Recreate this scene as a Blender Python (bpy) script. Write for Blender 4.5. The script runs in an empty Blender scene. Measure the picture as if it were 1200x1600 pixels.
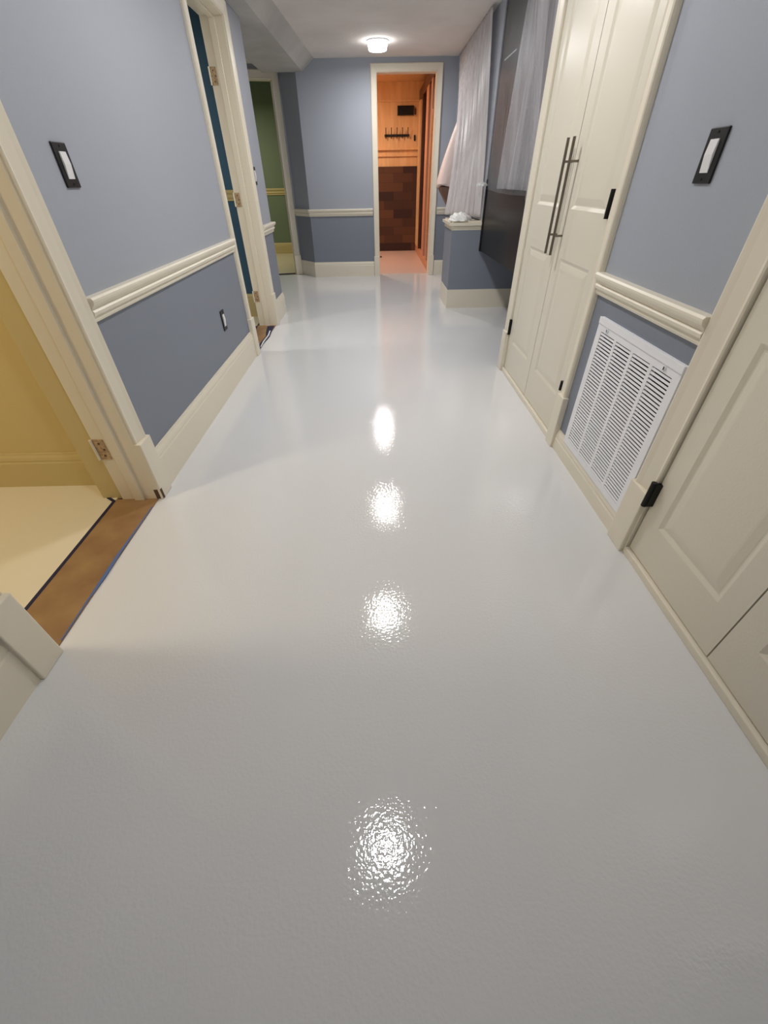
import bpy, bmesh, math, random
from mathutils import Vector, Matrix
random.seed(7)
scene = bpy.context.scene
COL = scene.collection

# ------------------------------------------------------------------ camera
cam_d = bpy.data.cameras.new('camera')
cam = bpy.data.objects.new('camera', cam_d)
COL.objects.link(cam)
p_, r_, y_ = math.radians(39.3736), math.radians(-1.0486), math.radians(0.3925)
fw = Vector((math.sin(y_)*math.cos(p_), math.cos(y_)*math.cos(p_), -math.sin(p_)))
r0 = Vector((math.cos(y_), -math.sin(y_), 0)); u0 = r0.cross(fw)
rt = r0*math.cos(r_) + u0*math.sin(r_); up = -r0*math.sin(r_) + u0*math.cos(r_)
m = Matrix.Identity(4)
for i in range(3):
    m[i][0] = rt[i]; m[i][1] = up[i]; m[i][2] = -fw[i]
m[2][3] = 1.04
cam.matrix_world = m
cam_d.sensor_fit = 'VERTICAL'; cam_d.sensor_height = 36.0; cam_d.lens = 632.45/1600*36.0
cam_d.clip_start = 0.02
scene.camera = cam

# ------------------------------------------------------------------ world, exposure, lamp strengths
w = bpy.data.worlds.new('world'); scene.world = w; w.use_nodes = True
w.node_tree.nodes['Background'].inputs[0].default_value = (0.6, 0.65, 0.75, 1)
w.node_tree.nodes['Background'].inputs[1].default_value = 0.02
vs = scene.view_settings
vs.view_transform = 'Standard'; vs.look = 'None'; vs.gamma = 1.0; vs.use_curve_mapping = False
vs.exposure = 0.0
CEIL = 2.065
LAMPS = [(-0.018, 0.593, 13), (0.016, 2.265, 37), (0.05, 3.83, 37), (0.06, 5.82, 33)]

def area_light(name, loc, size, power, col, rot=(0, 0, 0)):
    d = bpy.data.lights.new(name, 'AREA'); d.shape = 'DISK'; d.size = size; d.energy = power; d.color = col
    o = bpy.data.objects.new(name, d); COL.objects.link(o); o.location = loc; o.rotation_euler = rot
    return o
area_light('side_room_lamp_glow', (-1.95, 0.7, 1.95), 0.25, 12, (1.0, 0.86, 0.62))
area_light('blue_room_lamp_glow', (-2.2, 3.2, 1.95), 0.25, 15, (1.0, 0.95, 0.88))
area_light('green_room_lamp_glow', (-2.3, 7.9, 2.0), 0.25, 14, (1.0, 0.90, 0.66))
area_light('sauna_lamp_glow', (-0.5, 7.9, 2.13), 0.25, 26, (1.0, 0.74, 0.54))

# ------------------------------------------------------------------ materials
def s2l(c):
    return tuple(((v/255)/12.92 if v/255 <= 0.04045 else ((v/255+0.055)/1.055)**2.4) for v in c) + (1.0,)

def mat(name, rgb, rough=0.5, metal=0.0, bump=None, spec=0.5, coat=0.0, vary=None):
    m = bpy.data.materials.new(name); m.use_nodes = True
    nt = m.node_tree; b = nt.nodes['Principled BSDF']
    b.inputs['Base Color'].default_value = s2l(rgb)
    b.inputs['Roughness'].default_value = rough; b.inputs['Metallic'].default_value = metal
    b.inputs['Specular IOR Level'].default_value = spec
    b.inputs['Coat Weight'].default_value = coat
    tc = nt.nodes.new('ShaderNodeTexCoord')
    if bump:
        n = nt.nodes.new('ShaderNodeTexNoise'); n.inputs['Scale'].default_value = bump[0]; n.inputs['Detail'].default_value = 2
        bp = nt.nodes.new('ShaderNodeBump'); bp.inputs['Strength'].default_value = 1.0; bp.inputs['Distance'].default_value = bump[1]
        nt.links.new(tc.outputs['Object'], n.inputs['Vector']); nt.links.new(n.outputs['Fac'], bp.inputs['Height'])
        nt.links.new(bp.outputs['Normal'], b.inputs['Normal'])
    if vary:
        n = nt.nodes.new('ShaderNodeTexNoise'); n.inputs['Scale'].default_value = vary[0]; n.inputs['Detail'].default_value = 4
        cr = nt.nodes.new('ShaderNodeValToRGB')
        cr.color_ramp.elements[0].color = s2l(rgb); cr.color_ramp.elements[1].color = s2l(vary[1])
        cr.color_ramp.elements[0].position = 0.35; cr.color_ramp.elements[1].position = 0.65
        mp = nt.nodes.new('ShaderNodeMapping'); mp.inputs['Scale'].default_value = vary[2] if len(vary) > 2 else (1, 1, 1)
        nt.links.new(tc.outputs['Object'], mp.inputs[0]); nt.links.new(mp.outputs[0], n.inputs['Vector'])
        nt.links.new(n.outputs['Fac'], cr.inputs[0]); nt.links.new(cr.outputs[0], b.inputs['Base Color'])
    return m

def two_tone(name, lo, hi, zt, rough=0.5):
    m = mat(name, hi, rough, bump=(260, 0.0006))
    nt = m.node_tree; b = nt.nodes['Principled BSDF']
    tc = nt.nodes.new('ShaderNodeTexCoord'); sx = nt.nodes.new('ShaderNodeSeparateXYZ')
    gt = nt.nodes.new('ShaderNodeMath'); gt.operation = 'GREATER_THAN'; gt.inputs[1].default_value = zt
    mx = nt.nodes.new('ShaderNodeMix'); mx.data_type = 'RGBA'
    mx.inputs[6].default_value = s2l(lo); mx.inputs[7].default_value = s2l(hi)
    nt.links.new(tc.outputs['Object'], sx.inputs[0]); nt.links.new(sx.outputs[2], gt.inputs[0])
    nt.links.new(gt.outputs[0], mx.inputs[0]); nt.links.new(mx.outputs[2], b.inputs['Base Color'])
    return m

M = {}
M['wall'] = two_tone('blue_grey_wall_paint', (132, 139, 151), (168, 174, 185), 0.72, 0.55)
M['trim'] = mat('cream_gloss_trim_paint', (238, 230, 211), 0.36, bump=(30, 0.0004))
M['door'] = mat('cream_door_paint', (230, 223, 206), 0.3, bump=(160, 0.0003))
M['ceiling'] = mat('ceiling_paint', (238, 232, 226), 0.85, bump=(70, 0.002), vary=(2.2, (226, 220, 214)))
M['soffit'] = mat('soffit_paint', (200, 198, 192), 0.7, bump=(9, 0.01), vary=(3, (184, 183, 177)))
M['yellow'] = mat('mustard_wall_paint', (220, 200, 144), 0.6, bump=(200, 0.0005))
M['navy'] = two_tone('teal_blue_wall_paint', (58, 96, 126), (62, 104, 134), 0.9)
M['green'] = mat('sage_green_wall_paint', (124, 142, 118), 0.6, bump=(200, 0.0005))
M['cream_floor'] = mat('cream_coated_floor', (236, 226, 200), 0.3, bump=(40, 0.0004))
M['yellow_base'] = mat('tan_baseboard_paint', (214, 196, 142), 0.4)
M['black'] = mat('black_plastic', (14, 14, 16), 0.45)
M['black_metal'] = mat('black_hinge_metal', (12, 12, 12), 0.5, 0.3)
M['white_plastic'] = mat('white_switch_plastic', (238, 238, 240), 0.35)
M['white_enamel'] = mat('white_enamel_metal', (246, 247, 251), 0.32, 0.0)
M['dark_void'] = mat('dark_duct_interior', (30, 30, 32), 0.9)
M['steel'] = mat('brushed_nickel', (128, 122, 112), 0.35, 0.9)
M['tarnish'] = mat('tarnished_hinge_metal', (206, 182, 148), 0.5, 0.2, vary=(90, (168, 140, 110)))
M['wood_sill'] = mat('brown_wood_threshold', (162, 128, 86), 0.45, vary=(7, (138, 103, 70), (1, 1, 1)))
M['tape'] = mat('blue_painters_tape', (84, 112, 168), 0.7)
M['tape_dark'] = mat('dark_blue_tape', (26, 28, 62), 0.7)
M['panel'] = mat('dark_glossy_panel', (30, 29, 29), 0.3, spec=0.12)
M['pine'] = mat('sauna_pine', (238, 200, 152), 0.5, vary=(3.0, (226, 182, 132), (6, 6, 0.7)))
M['dark_wood'] = mat('dark_sauna_wood', (92, 50, 30), 0.5, vary=(5, (60, 30, 18), (4, 4, 0.6)))
M['pink_panel'] = mat('pale_sauna_frame', (206, 150, 118), 0.45)
M['bracket'] = mat('brown_bracket_wood', (122, 92, 76), 0.5)
M['paper'] = mat('white_crumpled_film', (252, 251, 246), 0.45, bump=(45, 0.01))
M['scuff'] = mat('scuffed_bare_wood', (96, 72, 56), 0.8)

def lamp_mat():
    m = bpy.data.materials.new('lamp_diffuser_glow'); m.use_nodes = True
    nt = m.node_tree; nt.nodes.clear()
    o = nt.nodes.new('ShaderNodeOutputMaterial'); e = nt.nodes.new('ShaderNodeEmission')
    e.inputs[0].default_value = (1.0, 0.99, 0.985, 1); e.inputs[1].default_value = 14.0
    nt.links.new(e.outputs[0], o.inputs[0]); return m
M['glow'] = lamp_mat()

def floor_mat():
    m = bpy.data.materials.new('glossy_white_epoxy'); m.use_nodes = True
    nt = m.node_tree; b = nt.nodes['Principled BSDF']
    b.inputs['Base Color'].default_value = s2l((229, 230, 231))
    b.inputs['Roughness'].default_value = 0.015
    b.inputs['Specular IOR Level'].default_value = 0.62
    tc = nt.nodes.new('ShaderNodeTexCoord')
    n1 = nt.nodes.new('ShaderNodeTexNoise'); n1.inputs['Scale'].default_value = 125; n1.inputs['Detail'].default_value = 1.5
    n2 = nt.nodes.new('ShaderNodeTexNoise'); n2.inputs['Scale'].default_value = 9; n2.inputs['Detail'].default_value = 1
    b1 = nt.nodes.new('ShaderNodeBump'); b1.inputs['Strength'].default_value = 1.0; b1.inputs['Distance'].default_value = 0.00044
    b2 = nt.nodes.new('ShaderNodeBump'); b2.inputs['Strength'].default_value = 1.0; b2.inputs['Distance'].default_value = 0.0003
    for n in (n1, n2): nt.links.new(tc.outputs['Object'], n.inputs['Vector'])
    nt.links.new(n2.outputs['Fac'], b2.inputs['Height']); nt.links.new(n1.outputs['Fac'], b1.inputs['Height'])
    nt.links.new(b2.outputs['Normal'], b1.inputs['Normal']); nt.links.new(b1.outputs['Normal'], b.inputs['Normal'])
    return m
M['floor'] = floor_mat()

def film_mat(name, opacity, tint=(226, 228, 234), fold=26, contrast=0.35):
    m = bpy.data.materials.new(name); m.use_nodes = True
    nt = m.node_tree; nt.nodes.clear()
    out = nt.nodes.new('ShaderNodeOutputMaterial'); mix = nt.nodes.new('ShaderNodeMixShader')
    tr = nt.nodes.new('ShaderNodeBsdfTransparent'); add = nt.nodes.new('ShaderNodeMixShader')
    df = nt.nodes.new('ShaderNodeBsdfDiffuse'); tl = nt.nodes.new('ShaderNodeBsdfTranslucent'); gl = nt.nodes.new('ShaderNodeBsdfGlossy')
    mx2 = nt.nodes.new('ShaderNodeMixShader')
    df.inputs[0].default_value = s2l(tint); tl.inputs[0].default_value = s2l(tint)
    gl.inputs['Roughness'].default_value = 0.35
    add.inputs[0].default_value = 0.4; mx2.inputs[0].default_value = 0.06
    nt.links.new(df.outputs[0], add.inputs[1]); nt.links.new(tl.outputs[0], add.inputs[2])
    nt.links.new(add.outputs[0], mx2.inputs[1]); nt.links.new(gl.outputs[0], mx2.inputs[2])
    tc = nt.nodes.new('ShaderNodeTexCoord'); mp = nt.nodes.new('ShaderNodeMapping'); mp.inputs['Scale'].default_value = (1, 1, 0.12)
    n = nt.nodes.new('ShaderNodeTexNoise'); n.inputs['Scale'].default_value = fold; n.inputs['Detail'].default_value = 4
    mr = nt.nodes.new('ShaderNodeMapRange'); mr.inputs[1].default_value = 0.3; mr.inputs[2].default_value = 0.7
    mr.inputs[3].default_value = max(0.02, opacity-contrast/2); mr.inputs[4].default_value = min(1, opacity+contrast/2)
    nt.links.new(tc.outputs['Object'], mp.inputs[0]); nt.links.new(mp.outputs[0], n.inputs['Vector'])
    nt.links.new(n.outputs['Fac'], mr.inputs[0]); nt.links.new(mr.outputs[0], mix.inputs[0])
    nt.links.new(tr.outputs[0], mix.inputs[1]); nt.links.new(mx2.outputs[0], mix.inputs[2]); nt.links.new(mix.outputs[0], out.inputs[0])
    return m
M['film_thick'] = film_mat('milky_plastic_film', 0.80, (244, 240, 240), 14, 0.3)
M['film_mid'] = film_mat('hazy_plastic_film', 0.34, (224, 222, 226), 14, 0.25)
M['film_thin'] = film_mat('clear_plastic_film', 0.10, contrast=0.1)

M['film_edge'] = mat('pale_film_edge', (170, 176, 182), 0.4)
def stack_mat():
    m = mat('dark_stacked_wood_blocks', (80, 42, 26), 0.55)
    nt = m.node_tree; b = nt.nodes['Principled BSDF']
    tc = nt.nodes.new('ShaderNodeTexCoord'); mp = nt.nodes.new('ShaderNodeMapping'); mp.inputs['Rotation'].default_value = (math.radians(90), 0, 0)
    br = nt.nodes.new('ShaderNodeTexBrick'); br.inputs['Scale'].default_value = 1.0
    br.inputs['Brick Width'].default_value = 0.33; br.inputs['Row Height'].default_value = 0.125
    br.inputs['Mortar Size'].default_value = 0.0015; br.inputs['Color1'].default_value = s2l((52, 26, 16)); br.inputs['Color2'].default_value = s2l((104, 66, 40))
    br.inputs['Mortar'].default_value = s2l((30, 14, 9)); br.inputs['Bias'].default_value = -0.2
    nt.links.new(tc.outputs['Object'], mp.inputs[0]); nt.links.new(mp.outputs[0], br.inputs[0]); nt.links.new(br.outputs[0], b.inputs['Base Color'])
    return m
M['stack'] = stack_mat()

# ------------------------------------------------------------------ helpers
def box(bm, x0, x1, y0, y1, z0, z1):
    vs_ = [bm.verts.new((x, y, z)) for x in (x0, x1) for y in (y0, y1) for z in (z0, z1)]
    for f in ((0, 1, 3, 2), (4, 6, 7, 5), (0, 4, 5, 1), (2, 3, 7, 6), (0, 2, 6, 4), (1, 5, 7, 3)):
        bm.faces.new([vs_[i] for i in f])

def prism(bm, plan, z0, z1):
    a = [bm.verts.new((x, y, z0)) for x, y in plan]; b = [bm.verts.new((x, y, z1)) for x, y in plan]
    n = len(plan); bm.faces.new(a); bm.faces.new(b[::-1])
    for i in range(n): bm.faces.new((a[i], b[i], b[(i+1) % n], a[(i+1) % n]))

def obj(name, bm, m, parent=None, bevel=0, smooth=False):
    bmesh.ops.recalc_face_normals(bm, faces=bm.faces)
    me = bpy.data.meshes.new(name); bm.to_mesh(me); bm.free()
    o = bpy.data.objects.new(name, me); COL.objects.link(o)
    me.materials.append(m)
    if parent is not None:
        o.parent = parent; o.matrix_parent_inverse = Matrix.Translation(-Vector(parent.location)) @ Matrix.Identity(4)
        if parent.rotation_euler[2]:
            o.matrix_parent_inverse = (Matrix.Translation(parent.location) @ parent.rotation_euler.to_matrix().to_4x4()).inverted()
    if bevel:
        b = o.modifiers.new('bevel', 'BEVEL'); b.width = bevel; b.segments = 2; b.limit_method = 'ANGLE'
    if smooth:
        for p in me.polygons: p.use_smooth = True
    return o

def struct(name, bm, m, bevel=0, parent=None, label=None, smooth=False):
    o = obj(name, bm, m, parent, bevel, smooth)
    if parent is None: o['kind'] = 'structure'
    if label: o['label'] = label
    return o

def tag(o, label, cat, group=None):
    o['label'] = label; o['category'] = cat
    if group: o['group'] = group
    return o

def empty(name, loc):
    o = bpy.data.objects.new(name, None); COL.objects.link(o); o.location = loc; o.empty_display_size = 0.05
    return o

def molding(bm, path, prof):
    """path: plan points, room lies on the LEFT of travel; prof: closed (d, z) outline, d = distance out from the wall."""
    P = [Vector(p) for p in path]; n = len(P); rows = []
    for i, p in enumerate(P):
        if i == 0: d = (P[1]-P[0]).normalized(); nn = Vector((-d.y, d.x)); k = 1
        elif i == n-1: d = (P[-1]-P[-2]).normalized(); nn = Vector((-d.y, d.x)); k = 1
        else:
            d1 = (P[i]-P[i-1]).normalized(); d2 = (P[i+1]-P[i]).normalized()
            n1 = Vector((-d1.y, d1.x)); n2 = Vector((-d2.y, d2.x)); nn = (n1+n2).normalized(); k = 1/max(0.3, nn.dot(n1))
        rows.append([bm.verts.new((p.x+nn.x*q*k, p.y+nn.y*q*k, z)) for q, z in prof])
    m_ = len(prof)
    for a, b in zip(rows, rows[1:]):
        for j in range(m_): bm.faces.new((a[j], a[(j+1) % m_], b[(j+1) % m_], b[j]))
    bm.faces.new(rows[0]); bm.faces.new(rows[-1][::-1])

E0 = -0.003
RAIL = [(E0, 0.683), (.010, 0.683), (.013, 0.690), (.013, 0.699), (.020, 0.704), (.023, 0.714), (.018, 0.721), (.022, 0.729),
        (.031, 0.736), (.034, 0.744), (.034, 0.751), (.029, 0.757), (E0, 0.757)]
def base_prof(h): return [(E0, 0), (.016, 0), (.016, h-.045), (.013, h-.038), (.0145, h-.030), (.012, h-.018), (.007, h-.008), (.006, h), (E0, h)]

CAS = [(0, E0), (0, .010), (.004, .013), (.012, .011), (.020, .012), (.050, .017), (.060, .020), (.068, .022), (.074, .019), (.078, .012), (.078, E0)]
def casing(bm, f, u0, u1, zt, wd=.078, z0=0.0):
    s = wd/.078
    rows = []
    for (uu, zz, su, sz) in ((u0, z0, -1, 0), (u0, zt, -1, 1), (u1, zt, 1, 1), (u1, z0, 1, 0)):
        rows.append([bm.verts.new(f(uu+su*w_*s, zz+sz*w_*s, d)) for w_, d in CAS])
    k = len(CAS)
    for a, b in zip(rows, rows[1:]):
        for j in range(k): bm.faces.new((a[j], a[(j+1) % k], b[(j+1) % k], b[j]))
    bm.faces.new(rows[0]); bm.faces.new(rows[-1][::-1])

def grid_surface(bm, fn, nu, nv):
    V = [[bm.verts.new(fn(i/nu, j/nv)) for j in range(nv+1)] for i in range(nu+1)]
    for i in range(nu):
        for j in range(nv): bm.faces.new((V[i][j], V[i+1][j], V[i+1][j+1], V[i][j+1]))

def cyl(bm, a, b, r, seg=16, r2=None):
    a = Vector(a); b = Vector(b); d = (b-a).normalized()
    t = Vector((0, 0, 1)) if abs(d.z) < .9 else Vector((1, 0, 0)); u = d.cross(t).normalized(); v = d.cross(u)
    r2 = r if r2 is None else r2
    A = [bm.verts.new(a+(u*math.cos(2*math.pi*i/seg)+v*math.sin(2*math.pi*i/seg))*r) for i in range(seg)]
    B = [bm.verts.new(b+(u*math.cos(2*math.pi*i/seg)+v*math.sin(2*math.pi*i/seg))*r2) for i in range(seg)]
    for i in range(seg): bm.faces.new((A[i], A[(i+1) % seg], B[(i+1) % seg], B[i]))
    bm.faces.new(A[::-1]); bm.faces.new(B)

nb = bmesh.new
XL, XR, YE = -0.955, 0.870, 6.50          # wall faces
TH = 0.135

# ------------------------------------------------------------------ floor, ceiling, soffit
b = nb(); box(b, XL-.02, 2.2, -1.9, 6.62, -.06, 0); box(b, -2.5, XL-.02, 4.60, 6.70, -.06, 0); box(b, XL-.02, 1.7, 6.62, 9.4, -.06, 0)
struct('floor', b, M['floor'])
b = nb(); box(b, -2.7, 2.3, -1.9, 6.66, CEIL, CEIL+.08); struct('ceiling', b, M['ceiling'])
# dropped soffit along the left side, leaning face
b = nb()
def sof(y, xb, xt, xl): return [(xl, y, 1.968), (xb, y, 1.968), (xt, y, CEIL+.01), (xl, y, CEIL+.01)]
secs = [sof(-1.75, -.90, -.80, XL-.02), sof(1.0, -.885, -.78, XL-.02), sof(4.2, -.828, -.725, XL-.02), sof(4.57, -.82, -.71, XL-.02)]
rows = [[b.verts.new(v) for v in s] for s in secs]
for a, c in zip(rows, rows[1:]):
    for j in range(4): b.faces.new((a[j], a[(j+1) % 4], c[(j+1) % 4], c[j]))
b.faces.new(rows[0]); b.faces.new(rows[-1][::-1])
rows = [[b.verts.new(v) for v in s] for s in (sof(4.57, -.82, -.71, -1.24), sof(5.5, -.795, -.665, -1.22), sof(YE+.02, -.764, -.61, -1.205))]
for a, c in zip(rows, rows[1:]):
    for j in range(4): b.faces.new((a[j], a[(j+1) % 4], c[(j+1) % 4], c[j]))
b.faces.new(rows[0]); b.faces.new(rows[-1][::-1])
struct('trim_soffit', b, M['soffit'], label='boxed grey soffit running under the ceiling on the left')

# ------------------------------------------------------------------ walls
D1a, D1b, D1t = .668, 1.388, 1.93
D2a, D2b, D2t = 3.29, 4.050, 1.872
b = nb()
for y0, y1, z0 in ((-1.9, D1a-.015, 0), (D1a-.015, D1b+.015, D1t+.015), (D1b+.015, D2a-.015, 0), (D2a-.015, D2b+.015, D2t+.015), (D2b+.015, 4.57, 0)):
    box(b, XL-TH, XL, y0, y1, z0, CEIL)
struct('wall_left', b, M['wall'])
b = nb(); box(b, -2.45, XL-TH, 4.46, 4.57, 0, CEIL); box(b, -2.55, -2.45, 4.46, 6.75, 0, CEIL); struct('wall_alcove', b, M['wall'])

# right wall: closets and the grille wall
C1a, C1b = 1.825, 2.795      # far closet opening
C2a, C2b = .145, 1.015       # near closet opening
CT = 1.98
b = nb()
for y0, y1, z0 in ((-1.9, C2a-.012, 0), (C2a-.012, C2b+.012, CT+.012), (C2b+.012, 1.14, 0), (1.14, 1.63, .60), (1.14, 1.63, 0), (1.63, C1a-.012, 0), (C1a-.012, C1b+.012, CT+.012), (C1b+.012, 2.90, 0)):
    if (y0, z0) == (1.14, 0): box(b, XR, XR+TH, y0, y1, 0, .105)
    else: box(b, XR, XR+TH, y0, y1, z0, CEIL)
struct('wall_right', b, M['wall'])
b = nb(); box(b, XR+TH+.55, XR+TH+.6, -1.9, 2.9, 0, CEIL); box(b, XR+TH, XR+TH+.6, 2.84, 2.90, 0, CEIL); box(b, XR+TH, XR+TH+.6, 1.70, 1.74, 0, CEIL)
struct('wall_closet', b, M['dark_void'])
# niche beyond the far closet: header, side wall, pony wall
b = nb(); box(b, .955, 1.10, 5.07, YE+.1, 0, CEIL); box(b, .985, 1.10, 4.585, 5.07, .735, CEIL)
struct('wall_right_far', b, M['wall'])
b = nb(); box(b, 1.95, 2.05, 2.9, 5.2, 0, CEIL); struct('wall_niche', b, M['wall'])
b = nb(); box(b, .715, 1.95, 4.585, 5.07, 0, .70); struct('wall_pony', b, M['wall'], label='low blue pony wall on the right of the hall')
b = nb(); box(b, -2.7, 2.3, -2.0, -1.9, 0, CEIL); struct('wall_back', b, M['wall'])

# end wall with the door opening and the angled corner on its left
EDa, EDb, EDt = .050, .716, 1.953
b = nb()
prism(b, [(-.84, YE), (EDa-.012, YE), (EDa-.012, YE+.12), (-.88, YE+.13), (-1.00, YE+.33), (-1.06, YE+.26)], 0, CEIL)
box(b, EDa-.012, EDb+.012, YE, YE+.12, EDt+.012, CEIL); box(b, EDb+.012, 1.1, YE, YE+.12, 0, CEIL)
struct('wall_end', b, M['wall'])

# green room door wall, turned slightly towards the hall
GA = math.radians(12.0); gd = Vector((-math.cos(GA), -math.sin(GA))); gn = Vector((math.sin(GA), -math.cos(GA)))
G0 = Vector((-1.06, YE+.26))
def GP(u, d): q = G0 + gd*u + gn*d; return (q.x, q.y)
Gu0, Gu1, Gt = .096, .93, 1.945
b = nb()
prism(b, [GP(0, 0), GP(Gu0-.012, 0), GP(Gu0-.012, -.12), GP(0, -.12)], 0, CEIL)
prism(b, [GP(Gu1+.012, 0), GP(1.5, 0), GP(1.5, -.12), GP(Gu1+.012, -.12)], 0, CEIL)
prism(b, [GP(Gu0-.012, 0), GP(Gu1+.012, 0), GP(Gu1+.012, -.12), GP(Gu0-.012, -.12)], Gt+.012, CEIL)
struct('wall_green_door', b, M['wall'])

# ------------------------------------------------------------------ chair rails and baseboards of the hall
def rails(name, paths, prof, m=M['trim'], label=None):
    b = nb()
    for p in paths: molding(b, p, prof)
    return struct(name, b, m, label=label)
# travel so that the room is on the left
rails('trim_chair_rail_left', [[(XL, D2a-.078), (XL, D1b+.078)], [(XL, D1a-.078), (XL, -1.9)]], RAIL)
rails('trim_chair_rail_stub', [[(XL-.5, 4.57), (XL, 4.57), (XL, D2b+.078)]], RAIL)
rails('trim_chair_rail_end', [[(EDa-.078, YE), (-.84, YE), (-1.06, YE+.26)]], RAIL)
rails('trim_chair_rail_end_right', [[(.955, YE), (EDb+.078, YE)]], RAIL)
rails('trim_chair_rail_right', [[(XR, C2b+.086), (XR, C1a-.067)]], RAIL)
rails('baseboard_left', [[(XL, D2a-.078), (XL, D1b+.078)], [(XL, D1a-.078), (XL, -1.9)]], base_prof(.178))
rails('baseboard_stub', [[(XL-.5, 4.57), (XL, 4.57), (XL, D2b+.078)]], base_prof(.178))
rails('baseboard_end', [[(EDa-.078, YE), (-.84, YE), (-1.06, YE+.26)]], base_prof(.175))
rails('baseboard_end_right', [[(.955, YE), (EDb+.078, YE)]], base_prof(.175))
rails('baseboard_right', [[(XR, C2b+.086), (XR, C1a-.067)]], base_prof(.098))
rails('baseboard_pony', [[(.955, 5.07), (.715, 5.07), (.715, 4.585), (1.95, 4.585)]], base_prof(.170))
# cap of the pony wall
b = nb(); box(b, .69, 1.93, 4.565, 5.09, .70, .722)
molding(b, [(.955, 5.07), (.715, 5.07), (.715, 4.585), (1.93, 4.585)], [(E0, .665), (.008, .665), (.012, .680), (.022, .690), (.027, .703), (.027, .735), (E0, .735)])
struct('trim_pony_cap', b, M['trim'], label='cream cap moulding on the low blue wall')

# ------------------------------------------------------------------ doorway frames
def hinge_plate(name, parent, pts_box, m):
    b = nb(); box(b, *pts_box); o = obj(name, b, m, parent, bevel=.001); return o

def left_doorway(name, ya, yb, zt, label, plinth_near=True, sides=(1, 1)):
    b = nb(); casing(b, lambda u, z, d: (XL+d, u, z), ya-.004, yb+.004, zt+.004, .074)
    root = struct(name, b, M['trim'], label=label)
    b = nb(); xa, xb = XL-TH-.012, XL+.002
    box(b, xa, xb, ya-.014, ya, 0, zt+.014); box(b, xa, xb, yb, yb+.014, 0, zt+.014); box(b, xa, xb, ya, yb, zt, zt+.014)
    s0, s1 = XL-.090, XL-.052
    box(b, s0, s1, ya-.001, ya+.010, 0, zt); box(b, s0, s1, yb-.010, yb+.001, 0, zt); box(b, s0, s1, ya, yb, zt-.010, zt)
    obj('door_jamb', b, M['trim'], root, bevel=.0015)
    for y0, y1 in ((ya-.088, ya+.0), (yb, yb+.088)):
        b = nb(); box(b, XL-.002, XL+.028, y0, y1, 0, .262); obj('plinth_block', b, M['trim'], root, bevel=.004)
    return root
dr1 = left_doorway('trim_doorway_1', D1a, D1b, D1t, 'cream door casing of the nearest doorway, opening on the mustard room')
dr2 = left_doorway('trim_doorway_2', D2a, D2b, D2t, 'cream door casing of the second doorway, by the teal room')
def leaf_hinge(parent, x, y, z, h=.088):
    b = nb(); box(b, x-.028, x+.014, y-.003, y+.002, z, z+h)
    o = obj('hinge', b, M['tarnish'], parent, bevel=.001); o['label'] = 'tarnished hinge leaf with three dark screws'
    b = nb(); cyl(b, (x-.031, y-.006, z), (x-.031, y-.006, z+h), .005, 10); obj('hinge_knuckle', b, M['trim'], o)
    for k, dx in ((.2, -.004), (.5, .004), (.8, -.006)):
        b = nb(); cyl(b, (x+dx, y-.003, z+h*k), (x+dx, y-.0045, z+h*k), .0042, 10); obj('screw', b, M['scuff'], o)
leaf_hinge(dr1, XL-.118, D1b, .203); leaf_hinge(dr1, XL-.118, D1b, .95); leaf_hinge(dr1, XL-.118, D1b, 1.62)
leaf_hinge(dr2, XL-.118, D2b, .203); leaf_hinge(dr2, XL-.118, D2b, .89); leaf_hinge(dr2, XL-.118, D2b, 1.56)
b = nb(); prism(b, [(XL+.0275, D1b+.001), (XL+.0295, D1b+.004), (XL+.0295, D1b+.012), (XL+.004, D1b-.0015), (XL+.0, D1b-.0015)], .004, .05)
obj('scuff_mark', b, M['scuff'], dr1)['label'] = 'dark scuffed paint at foot of casing'
# end door
b = nb(); casing(b, lambda u, z, d: (u, YE-d, z), EDa-.003, EDb+.003, EDt+.003, .065)
r = struct('trim_doorway_3', b, M['trim'], label='cream door casing in the end wall, opening on the wood-lined room')
b = nb(); box(b, EDa-.012, EDa, YE-.004, YE+.13, 0, EDt+.012); box(b, EDb, EDb+.012, YE-.004, YE+.13, 0, EDt+.012); box(b, EDa, EDb, YE-.004, YE+.13, EDt, EDt+.012)
obj('door_jamb', b, M['trim'], r)
for x0, x1 in ((EDa-.074, EDa), (EDb, EDb+.074)):
    b = nb(); box(b, x0, x1, YE-.026, YE+.002, 0, .235); obj('plinth_block', b, M['trim'], r, bevel=.003)
# green room doorway
b = nb(); casing(b, lambda u, z, d: (*GP(u, d), z), Gu0-.003, Gu1+.003, Gt+.003, .075)
r = struct('trim_doorway_4', b, M['trim'], label='cream door casing of the far left doorway, opening on the green room')
b = nb()
prism(b, [GP(Gu0-.012, .004), GP(Gu0, .004), GP(Gu0, -.13), GP(Gu0-.012, -.13)], 0, Gt+.012)
prism(b, [GP(Gu0-.001, -.05), GP(Gu0+.012, -.05), GP(Gu0+.012, -.09), GP(Gu0-.001, -.09)], 0, Gt)
prism(b, [GP(Gu1, .004), GP(Gu1+.012, .004), GP(Gu1+.012, -.13), GP(Gu1, -.13)], 0, Gt+.012)
prism(b, [GP(Gu0, .004), GP(Gu1, .004), GP(Gu1, -.13), GP(Gu0, -.13)], Gt, Gt+.012)
obj('door_jamb', b, M['trim'], r)
for u_0, u_1 in ((Gu0-.086, Gu0), (Gu1, Gu1+.086)):
    b = nb(); prism(b, [GP(u_0, -.002), GP(u_1, -.002), GP(u_1, .028), GP(u_0, .028)], 0, .235); obj('plinth_block', b, M['trim'], r, bevel=.003)

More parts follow.
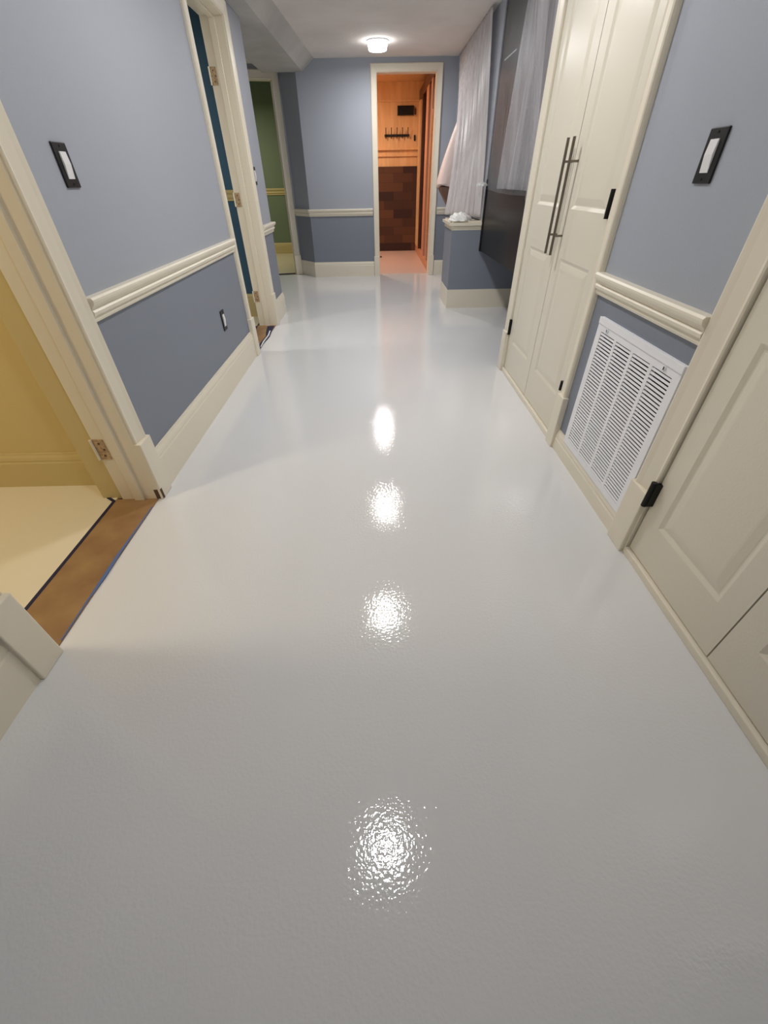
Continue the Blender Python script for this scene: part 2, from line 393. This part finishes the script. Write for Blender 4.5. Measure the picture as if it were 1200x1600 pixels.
# thresholds and tape
b = nb(); box(b, XL-.175, XL+.004, D1a, D1b, -.02, .004)
struct('trim_threshold_1', b, M['wood_sill'], label='brown wood threshold of the nearest doorway')
b = nb(); box(b, XL-.175, XL+.004, D2a, D2b, -.02, .004)
struct('trim_threshold_2', b, M['wood_sill'], label='tan wood threshold of the second doorway')
def tape(path, wid, m, label, name='tape_strip', z=.0045):
    b = nb(); P = [Vector(p) for p in path]; L = []; R_ = []
    for i, p in enumerate(P):
        d = (P[min(i+1, len(P)-1)]-P[max(i-1, 0)]).normalized(); n = Vector((-d.y, d.x)); wv = wid[i] if isinstance(wid, (list, tuple)) else wid
        L.append(p+n*wv/2); R_.append(p-n*wv/2)
    prism_pts = [(q.x, q.y) for q in L] + [(q.x, q.y) for q in R_[::-1]]
    prism(b, prism_pts, z, z+.0012)
    return tag(obj(name, b, m), label, 'tape')
tape([(XL+.002, .70), (XL+.0, .85), (XL+.001, .95), (XL-.002, 1.05), (XL+.001, 1.2), (XL+.002, 1.33)], [.003, .005, .012, .010, .005, .003], M['tape'], 'light blue tape along the hall edge of the nearest wood threshold')
tape([(-1.136, .72), (-1.133, 1.05), (-1.132, 1.376)], .012, M['tape_dark'], 'dark blue tape line on the room side of the nearest wood threshold')
tape([(-1.132, 1.374), (-1.172, 1.402)], .012, M['tape_dark'], 'short dark tape end behind the hinge jamb of the nearest doorway')
tape([(XL+.004, 3.33), (XL-.010, 3.50), (XL+.000, 3.70), (XL-.020, 3.85), (XL-.035, 4.02)], [.012, .03, .035, .05, .065], M['tape_dark'], 'crumpled dark blue tape on the hall edge of the second threshold')
tape([(XL+.004, 3.40), (XL-.003, 3.55), (XL+.002, 3.72), (XL-.012, 3.86)], [.006, .012, .012, .010], M['white_plastic'], 'white curl of torn tape over dark tape at the second threshold', z=.0068)
tape([(-1.115, 3.85), (-1.13, 4.03)], .03, M['tape_dark'], 'dark tape patch on the room side of the second threshold')
tape([GP(Gu0+.015, -.055), GP(.9, -.055)], .085, M['tape_dark'], 'dark tape line across the far green room doorway', z=.004)

# ------------------------------------------------------------------ side rooms
# mustard room
b = nb(); box(b, -3.0, XL-.175, -.6, 1.6, -.06, .003); struct('floor_mustard_room', b, M['cream_floor'])
b = nb(); box(b, -3.0, XL-TH, 1.515, 1.60, 0, CEIL); box(b, -3.05, -3.0, -.6, 1.6, 0, CEIL); box(b, -3.0, XL-TH, -.65, -.6, 0, CEIL); struct('wall_mustard_room', b, M['yellow'])
rails('baseboard_mustard_room', [[(XL-TH-.07, 1.515), (-3.0, 1.515)]], base_prof(.165), M['yellow_base'])
b = nb(); box(b, -1.19, XL-TH-.012, 1.40, 1.515, 0, 1.98); struct('trim_room_casing', b, M['yellow_base'])
# teal room
b = nb(); box(b, -3.0, XL-.175, 1.62, 4.46, -.06, .003); struct('floor_teal_room', b, M['cream_floor'])
b = nb(); box(b, -3.0, XL-TH, 4.40, 4.46, 0, CEIL); box(b, -3.05, -3.0, 1.6, 4.46, 0, CEIL); struct('wall_teal_room', b, M['navy'])
rails('trim_chair_rail_teal_room', [[(XL-TH, 4.40), (-3.0, 4.40)]], [(d, z+.235) for d, z in RAIL], M['yellow_base'])
rails('baseboard_teal_room', [[(XL-TH, 4.40), (-3.0, 4.40)]], base_prof(.205), M['yellow_base'])
# green room
b = nb(); box(b, -4.0, XL-.03, 6.75, 9.3, -.06, -.002); box(b, -4.0, -2.5, 6.2, 6.75, -.06, -.002); struct('floor_green_room', b, M['cream_floor'])
b = nb(); box(b, -4.0, -.95, 9.0, 9.1, 0, 2.3); box(b, -4.1, -4.0, 6.2, 9.1, 0, 2.3); box(b, -1.0, -.9, 6.75, 9.0, 0, 2.3); struct('wall_green_room', b, M['green'])
rails('trim_chair_rail_green_room', [[(-1.0, 9.0), (-4.0, 9.0)]], [(d, z*1.25+.005) for d, z in RAIL], M['yellow_base'])
rails('baseboard_green_room', [[(-1.0, 9.0), (-4.0, 9.0)]], base_prof(.165), M['yellow_base'])
b = nb(); box(b, -4.1, -.85, 6.68, 9.1, 2.3, 2.36); struct('ceiling_green_room', b, M['ceiling'])

# wood-lined sauna room behind the end door
SB = 9.05
b = nb(); box(b, -.84, 1.7, SB, SB+.08, 0, 2.3)
struct('wall_sauna_back', b, M['pine'])
b = nb(); box(b, -.85, -.80, 6.62, SB, 0, 2.3); struct('wall_sauna_left', b, M['pine'])
b = nb(); box(b, 1.5, 1.56, 6.62, SB, 0, 2.3); struct('wall_sauna_right', b, M['dark_wood'])
b = nb(); box(b, -.84, 1.7, 6.62, SB+.08, 2.21, 2.28); struct('ceiling_sauna', b, M['pine'])
b = nb(); box(b, -.80, 1.49, 6.63, SB, -.01, .0015); struct('floor_sauna', b, mat('pinkish_sauna_floor', (216, 190, 180), 0.35))
b = nb(); box(b, -.5, .735, SB-.035, SB-.002, 0, 1.212)
tag(obj('stacked_wood_panel', b, M['stack'], bevel=.002), 'dark brown stacked block panel on the lower back wall of the wood room', 'wall panel')
b = nb(); box(b, -.5, .74, SB-.045, SB, 1.42, 1.445); box(b, -.5, .74, SB-.03, SB, 1.34, 1.36); box(b, -.5, .74, SB-.02, SB, 1.99, 2.01)
struct('trim_sauna_ledge', b, M['pine'])
b = nb(); box(b, .392, .652, SB-.05, SB-.001, 1.832, 1.942); t = tag(obj('wall_vent', b, M['black'], bevel=.003), 'black rectangular vent high on the orange wood wall', 'vent')
b = nb()
for k in range(5): box(b, .402, .642, SB-.054, SB-.049, 1.842+k*.02, 1.850+k*.02)
obj('vent_slats', b, M['black_metal'], t)
t = empty('hook_rack', (.385, SB, 1.58)); tag(t, 'black coat hook rail with five pegs on the orange wood wall', 'hook rack')
b = nb(); box(b, .183, .588, SB-.022, SB-.001, 1.583, 1.612); obj('rail', b, M['black'], t, bevel=.002)
for k in range(5):
    x = .205+k*.09
    b = nb(); cyl(b, (x, SB-.02, 1.60), (x, SB-.055, 1.585), .007, 8); cyl(b, (x, SB-.055, 1.585), (x, SB-.075, 1.69), .006, 8); cyl(b, (x, SB-.03, 1.59), (x, SB-.05, 1.56), .007, 8)
    obj('hook', b, M['black'], t)
b = nb(); box(b, .666, .692, SB-.02, SB-.001, 1.53, 1.60); tag(obj('small_switch', b, M['black'], bevel=.002), 'small black switch right of the coat hook rail', 'switch')
b = nb(); box(b, .668, .688, SB-.02, SB-.001, 1.84, 1.91); tag(obj('small_sensor', b, M['dark_wood'], bevel=.002), 'small brown sensor right of the black wall vent', 'sensor')
# sauna glass front along the right
t = empty('sauna_cabin', (.9, 7.8, 0)); tag(t, 'wooden sauna cabin front with tall glazed panels, right side of wood room', 'sauna')
b = nb(); box(b, .735, .80, 6.66, SB-.05, .002, .11); obj('base_rail', b, M['pink_panel'], t, bevel=.004)
b = nb(); box(b, .735, .80, 6.66, SB-.05, 1.98, 2.10); obj('top_rail', b, M['dark_wood'], t)
for y0, y1, mm in ((8.72, 9.0, 'pine'), (8.30, 8.40, 'dark_wood'), (7.45, 7.75, 'pink_panel'), (7.0, 7.16, 'pink_panel'), (6.70, 6.78, 'pine')):
    b = nb(); box(b, .730, .80, y0, y1, .11, 1.98); obj('post', b, M[mm], t, bevel=.004)
gm = bpy.data.materials.new('dark_sauna_glass'); gm.use_nodes = True
g = gm.node_tree.nodes['Principled BSDF']; g.inputs['Base Color'].default_value = s2l((70, 34, 20)); g.inputs['Roughness'].default_value = .05
g.inputs['Alpha'].default_value = .75
b = nb(); box(b, .762, .768, 6.78, 8.72, .11, 1.98); obj('glass_panel', b, gm, t)
b = nb(); cyl(b, (.712, 6.72, .45), (.712, 6.72, 1.68), .007, 10); cyl(b, (.712, 6.72, .6), (.74, 6.72, .6), .005, 8); cyl(b, (.712, 6.72, 1.5), (.74, 6.72, 1.5), .005, 8); obj('handle', b, mat('copper_toned_bar', (230, 170, 120), .25, .8), t)
b = nb(); cyl(b, (.17, 7.6, 2.21), (.17, 7.6, 2.13), .055, 18, .06); tag(obj('sauna_lamp', b, M['pink_panel'], smooth=False), 'small pinkish ceiling fitting in the wood room', 'light fitting')
b = nb(); box(b, .03, .10, 8.2, 8.3, .0017, .012); tag(obj('dark_floor_scrap', b, M['dark_wood'], bevel=.003), 'small dark scrap on the pink floor just inside the wood room', 'scrap')

# ------------------------------------------------------------------ closets
def door_leaf(name, y0, y1, z0, z1, panels, xf=XR, label=None):
    """panel door, face at x=xf looking towards -x; panels = list of (ya, yb, za, zb)"""
    b = nb(); ya, yb = panels[0][0], panels[0][1]
    zs = [z0] + [v for p in panels for v in (p[2], p[3])] + [z1]
    def q(pts): b.faces.new([b.verts.new((xf+d, y, z)) for d, y, z in pts])
    q([(0, y0, z0), (0, ya, z0), (0, ya, z1), (0, y0, z1)]); q([(0, yb, z0), (0, y1, z0), (0, y1, z1), (0, yb, z1)])
    for k in range(0, len(zs), 2): q([(0, ya, zs[k]), (0, yb, zs[k]), (0, yb, zs[k+1]), (0, ya, zs[k+1])])
    rings = [(0, 0), (.004, .002), (.012, .006), (.016, .0064), (.020, .0052), (.040, .0016), (.046, .0012)]
    for (pa, pb, za, zb) in panels:
        prev = None
        for i_, d in rings:
            cur = [(d, pa+i_, za+i_), (d, pb-i_, za+i_), (d, pb-i_, zb-i_), (d, pa+i_, zb-i_)]
            if prev:
                for j in range(4): q([prev[j], prev[(j+1) % 4], cur[(j+1) % 4], cur[j]])
            prev = cur
        q(prev)
    T = .034
    q([(T, y0, z0), (T, y1, z0), (T, y1, z1), (T, y0, z1)]); q([(0, y0, z0), (T, y0, z0), (T, y0, z1), (0, y0, z1)])
    q([(0, y1, z0), (T, y1, z0), (T, y1, z1), (0, y1, z1)]); q([(0, y0, z0), (0, y1, z0), (T, y1, z0), (T, y0, z0)]); q([(0, y0, z1), (0, y1, z1), (T, y1, z1), (T, y0, z1)])
    bmesh.ops.remove_doubles(b, verts=b.verts, dist=1e-5)
    return struct(name, b, M['door'], label=label)

def closet(n, ya, yb, label):
    b = nb(); casing(b, lambda u, z, d: (XR-d, u, z), ya, yb, CT, .068 if n == 1 else .088)
    r = struct('trim_closet_%d' % n, b, M['trim'], label=label)
    b = nb(); x0, x1 = XR-.004, XR+TH
    box(b, x0, x1, ya-.012, ya-.001, 0, CT+.01); box(b, x0, x1, yb+.001, yb+.012, 0, CT+.01); box(b, x0, x1, ya, yb, CT-.001, CT+.012)
    obj('door_jamb', b, M['trim'], r)
    b = nb(); box(b, XR-.014, XR+TH, ya, yb, 0, .026); obj('sill', b, M['trim'], r, bevel=.003)
    for y0, y1 in ((ya-.078, ya-.002), (yb+.002, yb+(.078 if n == 1 else .096))):
        b = nb(); box(b, XR-.027, XR+.002, y0, y1, 0, .252); obj('plinth_block', b, M['trim'], r, bevel=.004)
    return r
tc2 = closet(2, C2a, C2b, 'cream casing of the closet nearest the camera'); tc1 = closet(1, C1a, C1b, 'cream casing of the closet with the long bar handles')
def std_panels(a, c): return [(a, c, .205, .742), (a, c, .928, 1.83)]
dA = door_leaf('door_1', 1.829, 2.308, .030, 1.975, std_panels(1.893, 2.232), label='cream panel closet door nearest the grille')
dB = door_leaf('door_2', 2.313, 2.791, .030, 1.975, std_panels(2.392, 2.712), label='cream panel closet door beside the hanging plastic film')
dC = door_leaf('door_3', .584, 1.010, .030, 1.975, [(.650, .938, .175, .742), (.650, .938, .928, 1.83)], label='cream panel door of the closet nearest the camera')
dD = door_leaf('door_4', .149, .580, .030, 1.975, [(.225, .505, .175, .742), (.225, .505, .928, 1.83)], label='cream panel closet door at the right edge of the photo')
for d, y, lab in ((dA, 2.258, 'long nickel bar handle, nearer of the pair'), (dB, 2.368, 'long nickel bar handle, farther of the pair')):
    y = {2.258: 2.262, 2.368: 2.330}[y]
    b = nb(); cyl(b, (.832, y, .750), (.832, y, 1.168), .0062, 14)
    h = obj('bar_handle', b, M['steel'], d, smooth=False); h['label'] = lab
    for z in (.826, 1.09):
        b = nb(); cyl(b, (.834, y, z), (XR+.001, y, z), .0045, 10); obj('standoff', b, M['steel'], h)
def black_hinge(parent, y, z0, z1, wdt=.018, x=XR-.008):
    b = nb(); cyl(b, (x, y, z0), (x, y, z1), .0085, 12); box(b, x+.001, XR+.001, y-wdt/2, y+wdt/2, z0+.004, z1-.004)
    o = obj('hinge', b, M['black_metal'], parent); o['label'] = 'black hinge'
black_hinge(dA, 1.850, .915, 1.003, .018); black_hinge(dA, 1.842, .255, .298); black_hinge(dA, 1.829, 1.65, 1.74)
black_hinge(dB, 2.792, .240, .332); black_hinge(dB, 2.792, 1.65, 1.74)
black_hinge(dC, 1.012, .212, .302, .024, XR-.022); black_hinge(dC, 1.012, .93, 1.02, .024, XR-.022)

# ------------------------------------------------------------------ return air grille
gy0, gy1, gz0, gz1 = 1.113, 1.657, .085, .624
t = empty('return_air_grille', (XR, (gy0+gy1)/2, gz0)); tag(t, 'white louvred return air grille low on the blue wall between the closets', 'air grille')
XG = XR-.014
b = nb(); wv = .030
iy0, iy1, iz0, iz1 = gy0+.033, gy1-.036, gz0+.028, gz1-.045
box(b, XG, XR+.004, gy0, iy0, gz0, gz1); box(b, XG, XR+.004, iy1, gy1, gz0, gz1); box(b, XG, XR+.004, iy0, iy1, gz0, iz0); box(b, XG, XR+.004, iy0, iy1, iz1, gz1)
bmesh.ops.remove_doubles(b, verts=b.verts, dist=1e-5)
obj('frame', b, M['white_enamel'], t)
b = nb(); box(b, XG-.003, XG+.001, gy0, gy1, gz1-.022, gz1+.002); obj('hinged_top_edge', b, M['white_enamel'], t, bevel=.0015)
cols = 4; mw = .017; cw = (iy1-iy0-mw*(cols-1))/cols
for k in range(cols-1):
    y0 = iy0+cw*(k+1)+mw*k
    b = nb(); box(b, XG+.0005, XR, y0, y0+mw, iz0, iz1); obj('mullion', b, M['white_enamel'], t)
NS = 38; pitch = (iz1-iz0)/NS
for c in range(cols):
    b = nb(); y0 = iy0+c*(cw+mw); y1 = y0+cw
    for k in range(NS):
        z = iz0+pitch*(k+.15)
        # blade: front edge low, running up and back
        pts = [(XG+.001, z), (XG+.0018, z-.0004), (XG+.018, z+.0085), (XG+.0172, z+.0093), (XG+.0005, z+.0062), (XG+.0005, z+.0005)]
        pts = [(XG+.0003, z), (XG+.0024, z+.0066), (XG+.0030, z+.0066), (XG+.0062, z+.0030), (XG+.0058, z+.0024), (XG+.0026, z+.0052), (XG+.0011, z)]
        A = [b.verts.new((x, y0, zz)) for x, zz in pts]; B = [b.verts.new((x, y1, zz)) for x, zz in pts]; n = len(pts)
        b.faces.new(A); b.faces.new(B[::-1])
        for j in range(n): b.faces.new((A[j], B[j], B[(j+1) % n], A[(j+1) % n]))
    obj('louvre_bank', b, M['white_enamel'], t)
b = nb(); box(b, XR+.05, XR+.06, 1.14, 1.63, .105, .60); obj('duct_backing', b, M['dark_void'], t)
for y in (1.19, 1.575):
    b = nb(); cyl(b, (XG-.006, y, gz1-.030), (XG, y, gz1-.030), .006, 12); box(b, XG-.006, XG-.003, y-.003, y+.003, gz1-.040, gz1-.026); obj('latch', b, M['white_enamel'], t)

# ------------------------------------------------------------------ switches and outlet
def wall_plate(name, x, nx, y, z, hw, hh, label, cat):
    """nx = +1 faces +x"""
    t = empty(name, (x, y, z-hh)); tag(t, label, cat)
    b = nb(); box(b, min(x, x+nx*.006), max(x, x+nx*.006), y-hw, y+hw, z-hh, z+hh); obj('cover_plate', b, M['black'], t, bevel=.002)
    b = nb(); rw, rh = hw*.45, hh*.60
    x0 = x+nx*.005; pts = [(x0, z-rh), (x0+nx*.0025, z-rh), (x0+nx*.0065, z+rh*.1), (x0+nx*.004, z+rh), (x0, z+rh)]
    A = [b.verts.new((a, y-rw, c)) for a, c in pts]; B = [b.verts.new((a, y+rw, c)) for a, c in pts]
    b.faces.new(A); b.faces.new(B[::-1])
    for j in range(5): b.faces.new((A[j], B[j], B[(j+1) % 5], A[(j+1) % 5]))
    o = obj('rocker' if cat == 'light switch' else 'socket_face', b, M['white_plastic'], t); o['label'] = 'white insert'
    for s in (-1, 1):
        b = nb(); zz = z+s*hh*.84; cyl(b, (x+nx*.006, y, zz), (x+nx*.0072, y, zz), .0028, 10); obj('screw', b, M['black_metal'], t)
wall_plate('light_switch', XL, 1, 1.664, 1.088, .036, .054, 'black light switch with white rocker above the left chair rail', 'light switch')
wall_plate('light_switch', XR, -1, 1.370, 1.075, .036, .055, 'black light switch with white rocker on the right wall above the grille', 'light switch')
wall_plate('light_switch', XL, 1, 4.215, 1.078, .040, .056, 'black light switch on the narrow wall past the second doorway', 'light switch')
wall_plate('wall_outlet', XL, 1, 2.708, .382, .032, .056, 'small black and white wall outlet low on the lower left wall', 'outlet')

# ------------------------------------------------------------------ ceiling lights
lamp_labels = ['round white ceiling light farthest down the hall, before the end door',
               'ceiling light whose reflection is the third bright spot up the floor',
               'ceiling light whose reflection is the second bright spot up the floor',
               'ceiling light whose reflection is the largest bright spot on the floor',
               ]
for lab, (lx, ly, pw) in zip(lamp_labels, reversed(LAMPS)):
    t = empty('ceiling_light', (lx, ly, CEIL)); tag(t, lab, 'ceiling light', 'round ceiling lights along the hall')
    b = nb(); cyl(b, (lx, ly, CEIL), (lx, ly, CEIL-.008), .108, 40, .104); obj('trim_ring', b, M['white_plastic'], t)
    b = nb(); cyl(b, (lx, ly, CEIL-.007), (lx, ly, CEIL-.064), .098, 40, .084); obj('diffuser', b, M['glow'], t)
    a = area_light('hall_lamp_glow', (lx, ly, CEIL-.066), .17, pw*.3, (1.0, .985, .985))

# ------------------------------------------------------------------ dark panel, bracket, plastic films on the right
b = nb(); box(b, .992, 1.03, 2.905, 4.575, .505, CEIL-.002)
t = obj('dark_wall_panel', b, M['panel'], bevel=.002)
tag(obj('tape_strip', (lambda q: (prism(q, [(.9905, 4.12), (.9915, 4.12), (.9915, 4.45), (.9905, 4.45)], 1.712, 1.720), q)[1])(nb()), M['film_edge']), 'short pale tape strip high on the dark panel', 'tape'); tag(t, 'large dark glossy panel hanging beyond the closet, behind clear plastic film', 'panel')
b = nb(); box(b, .984, 1.034, 4.545, 4.577, .50, 1.03); obj('black_edge_strip', b, M['black'], t, bevel=.001)

def film(name, fn, nu, nv, m, label, thick=.0006):
    b = nb(); grid_surface(b, fn, nu, nv)
    o = obj(name, b, m, smooth=True); s = o.modifiers.new('solid', 'SOLIDIFY'); s.thickness = thick; s.offset = 0
    return tag(o, label, 'plastic sheet')
def lerp(a, c, t): return a+(c-a)*t
def sheetA(u, v):
    # u along the hall (0 = far), v from ceiling (0) to the cap (1)
    top = Vector((lerp(.945, .935, u), lerp(6.46, 4.82, u), CEIL-.004)); botm = Vector((lerp(.70, .965, u), lerp(5.03, 4.62, u), .762))
    if u > .6: top.z -= (u-.6)*.0
    e = 1-(1-v)**1.8
    p = Vector((lerp(top.x, botm.x, v), lerp(top.y, botm.y, e), lerp(top.z, botm.z, v)))
    k = math.sin(v*math.pi*.5)
    p.x -= .010*math.sin(u*31)*k + .007*math.sin(u*67+2*v)*k + .004*math.sin(u*113+5*v)
    p.y += .015*math.sin(u*43+1.5*v)*k
    return p
film('plastic_sheet', sheetA, 90, 40, M['film_thick'], 'milky plastic sheet hanging in folds from the ceiling onto the pony wall')
def sheetB(u, v):
    y = lerp(4.50, 2.93, u); z = lerp(CEIL-.006, .962-.02*math.sin(u*3), v)
    return Vector((.983-.003*math.sin(u*23+2*v)-.002*math.sin(u*51)*v, y, z))
film('plastic_sheet', sheetB, 60, 24, M['film_thin'], 'nearly clear plastic film over the upper part of the dark panel')
def sheetB2(u, v):
    y = lerp(lerp(3.78, 3.98, v), 2.98, u); z = lerp(CEIL-.006, .975, v)
    return Vector((.952-.012*math.sin(u*17+1.3*v)-.006*math.sin(u*41)*v, y, z))
film('plastic_sheet', sheetB2, 50, 20, M['film_mid'], 'hazy plastic sheet over the right part of the dark panel, reaching mid height')
def sheetC(u, v):
    x0 = lerp(.735, .885, min(1, v*1.15)**1.3); x1 = lerp(.925, .935, v)
    return Vector((lerp(x0, x1, u), 2.97+.025*math.sin(u*15+v)+.010*math.sin(u*33), lerp(CEIL-.006, .93, v)))
film('plastic_sheet', sheetC, 40, 30, M['film_mid'], 'narrow plastic sheet tapering down beside the far closet door')
# brown bracket with its wrapped load
b = nb()
for y in (5.72, 5.90):
    pass
A = [b.verts.new(v) for v in ((.957, 5.72, .97), (.735, 5.72, .97), (.735, 5.72, .935), (.90, 5.72, .69), (.957, 5.72, .66))]
B = [b.verts.new((v.co.x, 5.90, v.co.z)) for v in A]
b.faces.new(A); b.faces.new(B[::-1])
for j in range(5): b.faces.new((A[j], B[j], B[(j+1) % 5], A[(j+1) % 5]))
tag(obj('wall_bracket', b, M['bracket'], bevel=.004), 'brown tapering wall bracket under the pinkish wrapped bundle', 'bracket')
def bundle(u, v):
    # loft: v 0 bottom -> 1 top
    w_ = lerp(.13, .035, v**1.5); dy = lerp(.14, .05, v); cx = lerp(.825, .915, v**1.1)
    a = u*2*math.pi; rr = 1+.05*math.sin(a*5+v*3)
    z = lerp(.972, 1.52, v)+(.02*math.sin(a*2) if v < .05 else 0)
    sq = 1 if v > .05 else .97
    return Vector((cx+w_*math.copysign(abs(math.cos(a))**.7, math.cos(a))*rr*sq, 5.81+dy*math.sin(a)*rr*sq, z))
b = nb(); grid_surface(b, bundle, 36, 20); bmesh.ops.remove_doubles(b, verts=b.verts, dist=1e-5)
bmesh.ops.holes_fill(b, edges=[e for e in b.edges if e.is_boundary])
tag(obj('wrapped_bundle', b, mat('pink_tinted_wrap', (236, 214, 206), .4, bump=(30, .004)), smooth=True), 'pale pinkish plastic-wrapped bundle on the wall bracket near the end door', 'wrapped bundle')
# crumpled film heaped on the pony wall cap
def heap(name, cx, cy, cz, rx, ry, rz, seed, label, m=M['paper']):
    rnd = random.Random(seed); b = nb(); bmesh.ops.create_icosphere(b, subdivisions=4, radius=1)
    ph = [rnd.uniform(0, 6) for _ in range(6)]
    for v in b.verts:
        c = v.co.copy(); k = 1+.10*math.sin(c.x*7+ph[0])*math.sin(c.y*6+ph[1])+.07*math.sin(c.z*11+c.x*9+ph[2])+.04*math.sin(c.x*21+c.y*17+ph[3])
        z = max(c.z, -.02)*k
        v.co = Vector((cx+c.x*rx*k, cy+c.y*ry*k, cz+z*rz))
    return tag(obj(name, b, m, smooth=True), label, 'plastic heap')
heap('crumpled_plastic', .785, 4.63, .7355, .10, .065, .060, 3, 'white crumpled plastic heaped on the end of the pony wall cap')
heap('crumpled_plastic', .935, 4.50, .985, .050, .035, .028, 5, 'small grey white fold of plastic bunched at the corner of the dark panel', mat('grey_film_fold', (214, 216, 214), .4))
